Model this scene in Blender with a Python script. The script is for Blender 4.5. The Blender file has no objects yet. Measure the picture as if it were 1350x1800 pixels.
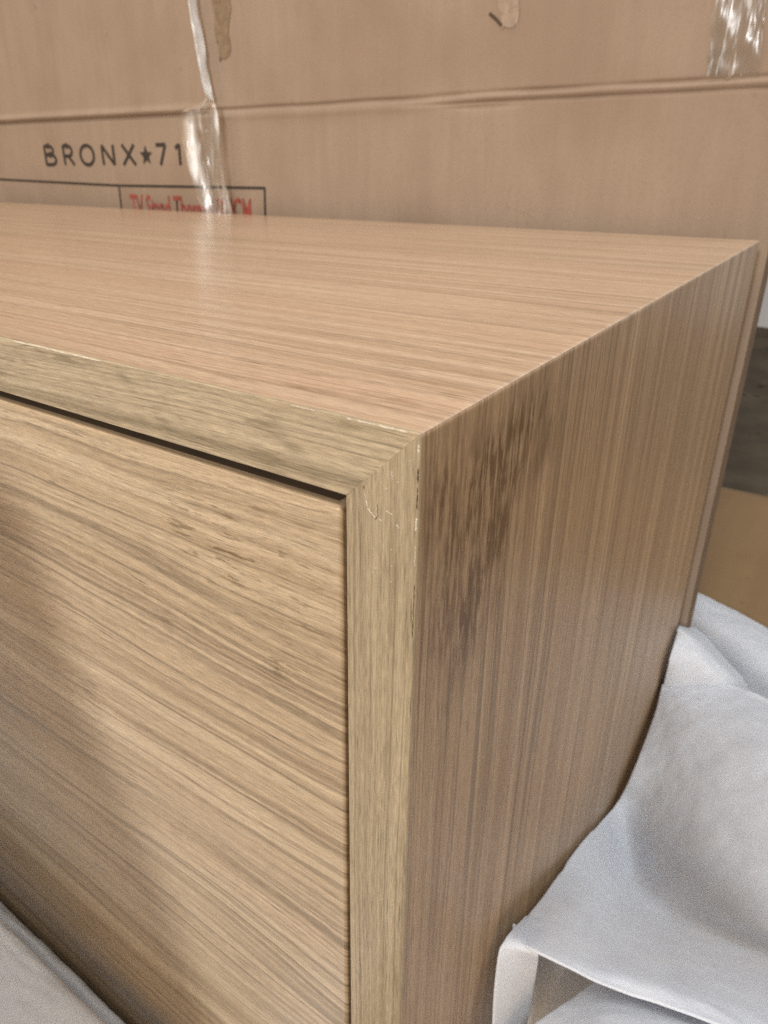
import bpy, bmesh, math, random
from mathutils import Vector, Matrix, noise as mnoise

random.seed(7)
scene = bpy.context.scene
col = scene.collection

# ------------------------------------------------------------------ camera
CAM = Vector((0.06383, -0.11252, 0.44818))
RIGHT = Vector((0.8186, 0.5744, -0.0028))
DOWN = Vector((0.2266, -0.3274, -0.9173))
FWD = Vector((-0.5278, 0.7503, -0.3982)).normalized()
RIGHT = (RIGHT - FWD * RIGHT.dot(FWD)).normalized()
UP = RIGHT.cross(FWD).normalized()
cam_data = bpy.data.cameras.new("camera")
cam = bpy.data.objects.new("camera", cam_data)
col.objects.link(cam)
cam.matrix_world = Matrix(((RIGHT.x, UP.x, -FWD.x, CAM.x),
                           (RIGHT.y, UP.y, -FWD.y, CAM.y),
                           (RIGHT.z, UP.z, -FWD.z, CAM.z),
                           (0, 0, 0, 1)))
cam_data.sensor_fit = 'VERTICAL'
cam_data.sensor_height = 36.0
cam_data.sensor_width = 27.0
cam_data.lens = 1251.95 / 1800 * 36
cam_data.shift_x = 48.55 / 1800
cam_data.shift_y = -72.98 / 1800
cam_data.clip_start = 0.005
cam_data.clip_end = 100
cam_data.dof.use_dof = True
cam_data.dof.focus_distance = 0.185
cam_data.dof.aperture_fstop = 26.0
scene.camera = cam

# ------------------------------------------------------------------ world and lamps
world = bpy.data.worlds.new("World")
scene.world = world
world.use_nodes = True
bg = world.node_tree.nodes["Background"]
bg.inputs[0].default_value = (1.0, 0.77, 0.56, 1)
bg.inputs[1].default_value = 0.28


def aim(o, target):
    o.rotation_euler = (Vector(target) - o.location).to_track_quat('-Z', 'Y').to_euler()


def area(name, loc, target, sx, sy, power, color, spread=180):
    d = bpy.data.lights.new(name, 'AREA')
    d.shape = 'RECTANGLE'
    d.size, d.size_y = sx, sy
    d.energy = power
    d.color = color
    d.spread = math.radians(spread)
    o = bpy.data.objects.new(name, d)
    o.location = loc
    aim(o, target)
    col.objects.link(o)
    return o


# daylight from the window in front of the cabinet
area("front_window", (0.10, -2.2, 1.45), (0.0, 0.0, 0.36), 0.32, 0.42, 42, (0.98, 0.99, 1.0))
# broad room light from above
area("ceiling_glow", (-0.5, -0.6, 2.5), (-0.3, 0.2, 0.3), 1.6, 1.6, 22, (1.0, 0.92, 0.83))
# added warm fill from the left, for light reflected off the room
area("warm_fill_left", (-1.7, -0.9, 1.7), (-0.2, 0.0, 0.3), 1.4, 1.2, 15, (1.0, 0.78, 0.57))
# added warm fill to lift the shaded drawer and the side
area("warm_fill_front", (0.95, -1.5, 0.75), (-0.15, 0.0, 0.2), 0.9, 0.9, 12, (1.0, 0.72, 0.45))
# added cool fill from above right, to brighten the foam and side
area("side_fill", (1.0, 0.3, 2.1), (0.05, 0.2, 0.15), 1.0, 1.0, 22, (0.80, 0.90, 1.0))
# daylight from a window behind, on the right
area("back_window", (0.9, 1.9, 2.0), (0.05, 0.3, 0.3), 0.8, 0.8, 13, (0.86, 0.93, 1.0))

scene.view_settings.view_transform = 'Standard'
scene.view_settings.look = 'None'
scene.view_settings.exposure = 0.0
scene.view_settings.gamma = 1.0
scene.view_settings.use_curve_mapping = False
scene.cycles.use_denoising = False
scene.cycles.max_bounces = 8
scene.cycles.transparent_max_bounces = 16
scene.cycles.sample_clamp_indirect = 6.0


# ------------------------------------------------------------------ node helpers
class NT:
    def __init__(self, name):
        self.mat = bpy.data.materials.new(name)
        self.mat.use_nodes = True
        self.t = self.mat.node_tree
        self.bsdf = self.t.nodes["Principled BSDF"]
        self.out = self.t.nodes["Material Output"]
        tc = self.t.nodes.new("ShaderNodeTexCoord")
        self.obj = tc.outputs["Object"]

    def n(self, kind, **kw):
        nd = self.t.nodes.new("ShaderNode" + kind)
        for k, v in kw.items():
            setattr(nd, k, v)
        return nd

    def put(self, sock, v):
        if isinstance(v, bpy.types.NodeSocket):
            self.t.links.new(v, sock)
        elif v is not None:
            if isinstance(v, tuple) and len(v) == 3 and sock.type == 'RGBA':
                v = (*v, 1)
            sock.default_value = v

    def math(self, op, a, b=None, c=None, clamp=False):
        nd = self.n("Math", operation=op)
        nd.use_clamp = clamp
        self.put(nd.inputs[0], a)
        self.put(nd.inputs[1], b)
        self.put(nd.inputs[2], c)
        return nd.outputs[0]

    def xyz(self, v):
        nd = self.n("SeparateXYZ")
        self.put(nd.inputs[0], v)
        return nd.outputs

    def comb(self, x, y, z):
        nd = self.n("CombineXYZ")
        for i, v in enumerate((x, y, z)):
            self.put(nd.inputs[i], v)
        return nd.outputs[0]

    def noise(self, vec, scale=1.0, detail=2.0, rough=0.5, dist=0.0):
        nd = self.n("TexNoise")
        self.put(nd.inputs["Vector"], vec)
        nd.inputs["Scale"].default_value = scale
        nd.inputs["Detail"].default_value = detail
        nd.inputs["Roughness"].default_value = rough
        nd.inputs["Distortion"].default_value = dist
        return nd.outputs["Fac"]

    def ramp(self, v, lo, hi, a=0.0, b=1.0, smooth=True):
        nd = self.n("MapRange")
        nd.interpolation_type = 'SMOOTHSTEP' if smooth else 'LINEAR'
        self.put(nd.inputs["Value"], v)
        nd.inputs["From Min"].default_value = lo
        nd.inputs["From Max"].default_value = hi
        nd.inputs["To Min"].default_value = a
        nd.inputs["To Max"].default_value = b
        return nd.outputs[0]

    def mix(self, f, a, b, blend='MIX'):
        nd = self.n("Mix", data_type='RGBA', blend_type=blend)
        self.put(nd.inputs[0], f)
        self.put(nd.inputs[6], a)
        self.put(nd.inputs[7], b)
        return nd.outputs[2]

    def bump(self, h, strength, dist, normal=None):
        nd = self.n("Bump")
        nd.inputs["Strength"].default_value = strength
        nd.inputs["Distance"].default_value = dist
        self.put(nd.inputs["Height"], h)
        if normal is not None:
            self.put(nd.inputs["Normal"], normal)
        return nd.outputs[0]

    def set(self, **kw):
        for k, v in kw.items():
            self.put(self.bsdf.inputs[k.replace("_", " ")], v)


def wood(name, grain, light, dark, tint, band=110, fine=700, wave=0.004, contrast=1.0,
         smudge=0.0, smudge_col=(0.10, 0.075, 0.035), blobs=None, rough=0.36, seed=0.0, pore=1.0,
         speck=0.0, coat=0.25, lines=0.5, dash_lo=0.40, dash_hi=0.60, dash_min=0.22):
    """Straight veneer grain: soft bands, thin streaks and open pores along one axis."""
    m = NT(name)
    s = m.xyz(m.obj)
    if grain == 'X':
        along, across = s[0], (s[1], s[2])
        acr = m.math('ADD', s[1], m.math('MULTIPLY', s[2], 1.0))
    else:
        along = s[2]
        acr = m.math('ADD', s[0], s[1])
    # slow wander of the grain
    w = m.noise(m.comb(m.math('MULTIPLY', along, 5.0), m.math('MULTIPLY', acr, 14.0), seed), 1.0, 2.0)
    w2 = m.noise(m.comb(m.math('MULTIPLY', along, 28.0), m.math('MULTIPLY', acr, 60.0), seed + 4.0), 1.0, 2.0)
    a = m.math('ADD', acr, m.math('MULTIPLY', m.math('SUBTRACT', w, 0.5), wave * 4))
    a = m.math('ADD', a, m.math('MULTIPLY', m.math('SUBTRACT', w2, 0.5), wave * 0.5))

    def st(sa, sl, z, detail, rough_=0.55):
        return m.noise(m.comb(m.math('MULTIPLY', a, sa), m.math('MULTIPLY', along, sl), seed + z), 1.0, detail, rough_)
    broad = st(band * 0.25, 1.2, 1.0, 2.0)
    bands = st(band, 1.6, 2.0, 5.0, 0.62)
    fines = st(fine, 5.0, 3.0, 4.0, 0.68)
    hair = st(fine * 2.6, 18.0, 5.0, 2.0)
    c = m.mix(m.ramp(bands, 0.38, 0.64, smooth=False), light, dark)
    c = m.mix(m.math('MULTIPLY', m.ramp(broad, 0.42, 0.66), 0.6), c, tint)
    streak = m.ramp(fines, 0.50, 0.66)
    c = m.mix(m.math('MULTIPLY', streak, 0.55 * contrast), c, tuple(x * 0.66 for x in dark))
    pale = m.ramp(fines, 0.46, 0.32)
    c = m.mix(m.math('MULTIPLY', pale, 0.40 * contrast), c, tuple(min(1, x * 1.15) for x in light))

    # thin late-wood lines running the length of the board
    def rule(sa, sl, z, wid):
        v = m.math('ABSOLUTE', m.math('SUBTRACT', st(sa, sl, z, 1.0), 0.5))
        g = m.ramp(st(sa * 0.6, sl * 4.0, z + 0.5, 2.0), 0.40, 0.58)
        return m.math('MULTIPLY', m.ramp(v, wid, wid * 0.25), g)
    c = m.mix(m.math('MULTIPLY', rule(band * 1.1, 1.0, 21.0, 0.036), lines), c, tuple(x * 0.50 for x in dark))
    c = m.mix(m.math('MULTIPLY', rule(band * 2.3, 1.8, 24.0, 0.050), lines * 0.8), c, tuple(x * 0.56 for x in dark))
    # open pores: short dark dashes gathered along some rings
    gate = m.ramp(st(band * 1.5, 10.0, 7.0, 2.0), 0.48, 0.62)
    dash = m.math('MULTIPLY', m.ramp(st(fine * 3.2, 55.0, 9.0, 1.0), 0.60, 0.70), gate)
    c = m.mix(m.math('MULTIPLY', dash, 0.75 * pore), c, tuple(x * 0.42 for x in dark))
    c = m.mix(m.math('MULTIPLY', m.ramp(hair, 0.54, 0.74), 0.34 * contrast), c, tuple(x * 0.6 for x in dark))
    # fibres and dust at the limit of sight
    fib = m.noise(m.comb(m.math('MULTIPLY', a, 3000.0), m.math('MULTIPLY', along, 170.0), seed + 31.0), 1.0, 2.0, 0.7)
    grit = m.noise(m.obj, 2600.0, 2.0, 0.7)
    mod = m.math('ADD', m.ramp(fib, 0.30, 0.70, 0.74, 1.22, smooth=False), m.ramp(grit, 0.3, 0.7, -0.10, 0.10, smooth=False))
    c = m.mix(1.0, c, m.comb(mod, mod, mod), 'MULTIPLY')
    if smudge:
        sm = m.noise(m.comb(m.math('MULTIPLY', acr, 230.0), m.math('MULTIPLY', along, 42.0), seed + 11.0), 1.0, 3.0, 0.6)
        c = m.mix(m.math('MULTIPLY', m.ramp(sm, 0.52, 0.70), smudge), c, smudge_col)
    if blobs:
        # finger-shaped finish stains at fixed spots on the board
        tot = None
        nz = m.noise(m.comb(m.math('MULTIPLY', acr, 420.0), m.math('MULTIPLY', along, 60.0), seed + 13.0), 1.0, 4.0, 0.7)
        nb = m.noise(m.obj, 90.0, 2.0)
        for (ca, cl, ra, rl, k) in blobs:
            da = m.math('DIVIDE', m.math('SUBTRACT', acr, ca), ra)
            dl = m.math('DIVIDE', m.math('SUBTRACT', along, cl), rl)
            r2 = m.math('ADD', m.math('MULTIPLY', da, da), m.math('MULTIPLY', dl, dl))
            g = m.math('MULTIPLY', m.math('POWER', 2.718, m.math('MULTIPLY', r2, -1.0)), k)
            tot = g if tot is None else m.math('MAXIMUM', tot, g)
        v = m.math('MULTIPLY', tot, m.math('ADD', m.ramp(nz, dash_lo, dash_hi, dash_min, 1.25), m.math('MULTIPLY', m.math('SUBTRACT', nb, 0.5), 1.2)))
        c = m.mix(m.math('MINIMUM', m.math('MAXIMUM', v, 0.0), 0.92), c, smudge_col)
    if speck:
        vo = m.noise(m.obj, 1500.0, 0.0)
        zone = m.ramp(m.noise(m.obj, 60.0, 2.0), 0.58, 0.68)
        sp = m.math('MULTIPLY', m.ramp(vo, 0.745, 0.775), zone)
        c = m.mix(m.math('MULTIPLY', sp, speck), c, (0.85, 0.84, 0.80))
    h = m.math('SUBTRACT', m.math('MULTIPLY', fines, 0.5), m.math('MULTIPLY', dash, 0.8))
    rg = m.math('ADD', m.math('MULTIPLY', bands, 0.16), rough - 0.08)
    m.set(Base_Color=c, Roughness=rg, Normal=m.bump(h, 0.16, 0.0001))
    m.set(Coat_Weight=coat, Coat_Roughness=0.22, Specular_IOR_Level=0.5)
    return m.mat


M = {}
M['top'] = wood("veneer_top", 'X', (0.57, 0.42, 0.29), (0.43, 0.29, 0.183), (0.54, 0.362, 0.242),
                band=120, fine=480, wave=0.0018, contrast=0.75, seed=1.0, rough=0.34, coat=0.5, pore=1.0, lines=0.42,
                smudge_col=(0.20, 0.115, 0.06),
                blobs=[(0.4105, -0.033, 0.0012, 0.014, 0.7), (0.4155, -0.020, 0.0012, 0.012, 0.65), (0.421, -0.045, 0.0014, 0.016, 0.5), (0.4075, -0.060, 0.001, 0.014, 0.5), (0.432, -0.015, 0.002, 0.012, 0.45)])
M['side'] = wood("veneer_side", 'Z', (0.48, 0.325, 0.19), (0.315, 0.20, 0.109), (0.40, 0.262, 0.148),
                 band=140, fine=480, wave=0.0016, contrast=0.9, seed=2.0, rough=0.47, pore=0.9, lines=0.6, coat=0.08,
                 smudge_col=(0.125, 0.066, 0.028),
                 blobs=[(0.038, 0.382, 0.013, 0.010, 1.1), (0.046, 0.374, 0.010, 0.016, 1.05), (0.041, 0.360, 0.009, 0.014, 1.05),
                        (0.029, 0.346, 0.010, 0.018, 1.1), (0.027, 0.374, 0.011, 0.018, 0.95), (0.017, 0.368, 0.008, 0.014, 0.85),
                        (0.024, 0.334, 0.008, 0.014, 0.75), (0.052, 0.386, 0.022, 0.010, 0.85), (0.062, 0.379, 0.018, 0.016, 0.65), (0.010, 0.382, 0.008, 0.014, 0.75),
                        (0.014, 0.352, 0.008, 0.018, 0.8), (0.044, 0.346, 0.008, 0.014, 0.6), (0.036, 0.366, 0.016, 0.022, 0.75)])
M['rail'] = wood("edge_band_rail", 'X', (0.48, 0.395, 0.27), (0.36, 0.283, 0.18), (0.42, 0.335, 0.225),
                 band=220, fine=640, wave=0.002, contrast=1.1, smudge=0.60, smudge_col=(0.165, 0.125, 0.072), seed=3.0,
                 rough=0.42, speck=0.2, lines=0.5)
M['stile'] = wood("edge_band_stile", 'Z', (0.43, 0.35, 0.23), (0.32, 0.25, 0.158), (0.375, 0.295, 0.19),
                  band=260, fine=620, wave=0.0014, contrast=0.9, smudge=0.30, smudge_col=(0.16, 0.118, 0.068), seed=4.0,
                  rough=0.42, speck=0.5, lines=0.45)
M['front'] = wood("veneer_drawer", 'X', (0.58, 0.46, 0.31), (0.385, 0.28, 0.172), (0.48, 0.36, 0.235),
                  band=95, fine=400, wave=0.0040, contrast=1.0, seed=5.0, rough=0.34, coat=0.4, speck=0.12, lines=0.6,
                  smudge_col=(0.15, 0.098, 0.043),
                  dash_lo=0.53, dash_hi=0.66, dash_min=0.0,
                  blobs=[(0.356, -0.055, 0.020, 0.034, 0.75), (0.327, -0.046, 0.010, 0.026, 0.75), (0.325, -0.083, 0.008, 0.018, 0.6),
                         (0.345, -0.030, 0.012, 0.016, 0.55)])


def plain(name, colr, rough=0.6, bump=None, var=0.15, scale=60.0, coat=0.0, spec=0.4):
    m = NT(name)
    nz = m.noise(m.obj, scale, 4.0, 0.6)
    c = m.mix(m.ramp(nz, 0.3, 0.7), tuple(x * (1 - var) for x in colr), tuple(min(1, x * (1 + var)) for x in colr))
    m.set(Base_Color=c, Roughness=rough, Coat_Weight=coat, Specular_IOR_Level=spec)
    if bump:
        m.set(Normal=m.bump(m.noise(m.obj, bump[0], 3.0), bump[1], bump[2]))
    return m.mat


M['core_and_shade'] = plain("board_core_and_shade", (0.16, 0.10, 0.055), 0.8)  # also the painted shade on the carton's right end
M['glue'] = plain("dried_glue", (0.62, 0.58, 0.49), 0.5, (900, 0.5, 0.0002), 0.12, 700)
M['chip'] = plain("bare_wood_chip", (0.52, 0.45, 0.35), 0.6, (900, 0.5, 0.0002), 0.14, 500)
M['scar_and_shade'] = plain("dark_split_and_shade", (0.07, 0.045, 0.025), 0.8)  # also the painted shade in the drawer gaps


def cardboard(name, colr, flute='X', dirt=0.3):
    m = NT(name)
    s = m.xyz(m.obj)
    if flute == 'X':      # fibres and flutes run vertically on a standing panel
        v = m.comb(m.math('MULTIPLY', s[0], 90.0), m.math('MULTIPLY', s[1], 90.0), m.math('MULTIPLY', s[2], 9.0))
        fl = m.math('SINE', m.math('MULTIPLY', s[0], 2 * math.pi / 0.0065))
    else:
        v = m.comb(m.math('MULTIPLY', s[0], 60.0), m.math('MULTIPLY', s[1], 12.0), m.math('MULTIPLY', s[2], 60.0))
        fl = m.math('SINE', m.math('MULTIPLY', s[0], 2 * math.pi / 0.0065))
    streak = m.noise(v, 1.0, 4.0, 0.6)
    cloud = m.noise(m.obj, 7.0, 3.0, 0.55)
    fibre = m.noise(m.obj, 420.0, 3.0, 0.7)
    c = m.mix(m.ramp(streak, 0.3, 0.7), tuple(x * 0.95 for x in colr), tuple(x * 1.04 for x in colr))
    c = m.mix(m.math('MULTIPLY', m.ramp(cloud, 0.45, 0.70), dirt), c, (colr[0] * 0.80, colr[1] * 0.74, colr[2] * 0.72))
    c = m.mix(m.math('MULTIPLY', m.ramp(fibre, 0.45, 0.75), 0.35), c, tuple(x * 0.72 for x in colr))
    spot = m.ramp(m.noise(m.obj, 55.0, 1.0), 0.74, 0.78)
    c = m.mix(m.math('MULTIPLY', spot, 0.35), c, tuple(x * 0.5 for x in colr))
    h = m.math('ADD', m.math('MULTIPLY', fl, 0.03), m.math('ADD', m.math('MULTIPLY', streak, 0.6), m.math('MULTIPLY', fibre, 0.35)))
    m.set(Base_Color=c, Roughness=0.78, Specular_IOR_Level=0.25, Normal=m.bump(h, 0.25, 0.0005))
    return m.mat


M['carton'] = cardboard("carton_board", (0.30, 0.228, 0.170), dirt=0.55)
M['sheet'] = cardboard("floor_card", (0.225, 0.14, 0.066), 'Y', 0.4)
M['ink'] = plain("black_ink", (0.035, 0.027, 0.022), 0.7, None, 0.3, 300)
M['red'] = plain("red_ink", (0.27, 0.060, 0.042), 0.7, None, 0.3, 200)
M['browntape'] = plain("brown_tape", (0.205, 0.145, 0.092), 0.45, None, 0.2, 120)
M['torn'] = plain("torn_paper", (0.305, 0.232, 0.175), 0.85, (300, 0.6, 0.0006), 0.15, 200)


def film():
    m = NT("clear_tape")
    t = m.t
    tr = m.n("BsdfTransparent")
    tr.inputs[0].default_value = (0.94, 0.93, 0.90, 1)
    gl = m.n("BsdfGlossy")
    gl.inputs["Roughness"].default_value = 0.24
    gl.inputs["Color"].default_value = (1, 1, 1, 1)
    df = m.n("BsdfDiffuse")
    df.inputs[0].default_value = (0.82, 0.83, 0.83, 1)
    sv = m.xyz(m.obj)
    nrm = m.bump(m.noise(m.comb(m.math('MULTIPLY', sv[0], 150.0), m.math('MULTIPLY', sv[1], 40.0), m.math('MULTIPLY', sv[2], 28.0)), 1.0, 2.0, 0.5, 0.4), 0.4, 0.003)
    m.put(gl.inputs["Normal"], nrm)
    lw = m.n("LayerWeight")
    lw.inputs[0].default_value = 0.22
    m.put(lw.inputs["Normal"], nrm)
    at = m.n("Attribute")
    at.attribute_name = "fold_and_glint"
    sx = m.xyz(m.obj)
    stv = m.noise(m.comb(m.math('MULTIPLY', sx[0], 210.0), m.math('MULTIPLY', sx[1], 60.0), m.math('MULTIPLY', sx[2], 30.0)), 1.0, 3.0, 0.6, 0.4)
    glint_haze = m.math('ADD', m.ramp(stv, 0.54, 0.68, 0.04, 0.6), m.math('MULTIPLY', at.outputs["Fac"], m.ramp(stv, 0.30, 0.62, 0.35, 1.0)), clamp=True)  # white haze paints glints on the film, besides its folded layers
    mx = m.n("MixShader")
    m.put(mx.inputs[0], glint_haze)
    t.links.new(tr.outputs[0], mx.inputs[1])
    t.links.new(df.outputs[0], mx.inputs[2])
    mx2 = m.n("MixShader")
    m.put(mx2.inputs[0], m.math('ADD', m.math('MULTIPLY', lw.outputs["Fresnel"], 0.7), 0.03, clamp=True))
    t.links.new(mx.outputs[0], mx2.inputs[1])
    t.links.new(gl.outputs[0], mx2.inputs[2])
    t.links.new(mx2.outputs[0], m.out.inputs[0])
    return m.mat


M['film'] = film()


def foam_mat():
    m = NT("packing_foam")
    t = m.t
    cell = m.n("TexVoronoi")
    m.put(cell.inputs["Vector"], m.obj)
    cell.inputs["Scale"].default_value = 900.0
    fine = m.noise(m.obj, 1300.0, 2.0)
    cloud = m.noise(m.obj, 60.0, 3.0)
    c = m.mix(m.ramp(cloud, 0.35, 0.7), (0.82, 0.85, 0.90), (0.88, 0.905, 0.945))
    c = m.mix(m.math('MULTIPLY', m.ramp(fine, 0.5, 0.75), 0.35), c, (0.72, 0.75, 0.80))
    h = m.math('ADD', cell.outputs["Distance"], m.math('MULTIPLY', fine, 0.6))
    nrm = m.bump(h, 0.35, 0.0004)
    m.set(Base_Color=c, Roughness=0.48, Specular_IOR_Level=0.45, Normal=nrm)
    m.set(Subsurface_Weight=0.55, Subsurface_Scale=0.006)
    m.bsdf.inputs['Subsurface Radius'].default_value = (1.0, 1.0, 1.0)
    tl = m.n("BsdfTranslucent")
    tl.inputs[0].default_value = (0.86, 0.89, 0.94, 1)
    m.put(tl.inputs["Normal"], nrm)
    mx = m.n("MixShader")
    mx.inputs[0].default_value = 0.32
    t.links.new(m.bsdf.outputs[0], mx.inputs[1])
    t.links.new(tl.outputs[0], mx.inputs[2])
    t.links.new(mx.outputs[0], m.out.inputs[0])
    return m.mat


M['foam'] = foam_mat()


def floor_mat():
    m = NT("dark_floor")
    cloud = m.noise(m.obj, 9.0, 4.0, 0.6)
    fine = m.noise(m.obj, 160.0, 3.0, 0.6)
    c = m.mix(m.ramp(cloud, 0.35, 0.7), (0.056, 0.045, 0.030), (0.088, 0.068, 0.046))
    c = m.mix(m.math('MULTIPLY', m.ramp(fine, 0.5, 0.75), 0.35), c, (0.03, 0.025, 0.018))
    sp = m.ramp(m.noise(m.obj, 34.0, 1.0), 0.685, 0.72)
    c = m.mix(m.math('MULTIPLY', sp, 0.85), c, (0.014, 0.013, 0.010))
    m.set(Base_Color=c, Roughness=0.9, Specular_IOR_Level=0.15, Normal=m.bump(fine, 0.4, 0.001))
    return m.mat


M['floor'] = floor_mat()
M['wall'] = plain("pale_wall", (0.72, 0.76, 0.82), 0.7, None, 0.04, 4)


# ------------------------------------------------------------------ object helpers
def mesh_obj(name, bm, mat, parent=None, smooth=False):
    me = bpy.data.meshes.new(name)
    bm.normal_update()
    bm.to_mesh(me)
    bm.free()
    if smooth:
        for pl in me.polygons:
            pl.use_smooth = True
    me.materials.append(M[mat])
    o = bpy.data.objects.new(name, me)
    col.objects.link(o)
    if parent is not None:
        o.parent = parent
    return o


def tag(o, label, cat=None, group=None, kind=None):
    o['label'] = label
    if cat:
        o['category'] = cat
    if group:
        o['group'] = group
    if kind:
        o['kind'] = kind
    return o


def thing(name, label, cat, loc=(0, 0, 0)):
    o = bpy.data.objects.new(name, None)
    o.empty_display_size = 0.05
    col.objects.link(o)
    o.location = loc
    return tag(o, label, cat)


def shift(bm, loc):
    bmesh.ops.translate(bm, verts=bm.verts, vec=-Vector(loc))
    return bm


def box_bm(x0, x1, y0, y1, z0, z1):
    bm = bmesh.new()
    v = [bm.verts.new(c) for c in ((x0, y0, z0), (x1, y0, z0), (x1, y1, z0), (x0, y1, z0),
                                   (x0, y0, z1), (x1, y0, z1), (x1, y1, z1), (x0, y1, z1))]
    for f in ((0, 3, 2, 1), (4, 5, 6, 7), (0, 1, 5, 4), (1, 2, 6, 5), (2, 3, 7, 6), (3, 0, 4, 7)):
        bm.faces.new([v[i] for i in f])
    return bm


def bevel_mod(o, w, seg=3):
    md = o.modifiers.new("bevel", 'BEVEL')
    md.width = w
    md.segments = seg
    md.limit_method = 'ANGLE'
    for pl in o.data.polygons:
        pl.use_smooth = True
    md2 = o.modifiers.new("wn", 'WEIGHTED_NORMAL')
    md2.keep_sharp = False
    return o


def grid_bm(rows, close=False):
    bm = bmesh.new()
    vs = [[bm.verts.new(c) for c in r] for r in rows]
    for i in range(len(vs) - 1):
        for j in range(len(vs[0]) - 1):
            bm.faces.new((vs[i][j], vs[i][j + 1], vs[i + 1][j + 1], vs[i + 1][j]))
    return bm


def catmull(p0, p1, p2, p3, t):
    return 0.5 * ((2 * p1) + (p2 - p0) * t + (2 * p0 - 5 * p1 + 4 * p2 - p3) * t * t + (3 * p1 - p0 - 3 * p2 + p3) * t ** 3)


def spline(pts, n):
    out = []
    k = len(pts)
    for i in range(k - 1):
        p0 = pts[i - 1] if i > 0 else pts[0] * 2 - pts[1]
        p3 = pts[i + 2] if i + 2 < k else pts[-1] * 2 - pts[-2]
        for j in range(n):
            out.append(catmull(p0, pts[i], pts[i + 1], p3, j / n))
    out.append(pts[-1])
    return out


def patch(net, n=9):
    rows = [spline([Vector(c) for c in r], n) for r in net]
    cols = [spline([r[j] for r in rows], n) for j in range(len(rows[0]))]
    return [[cols[j][i] for j in range(len(cols))] for i in range(len(cols[0]))]


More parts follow.
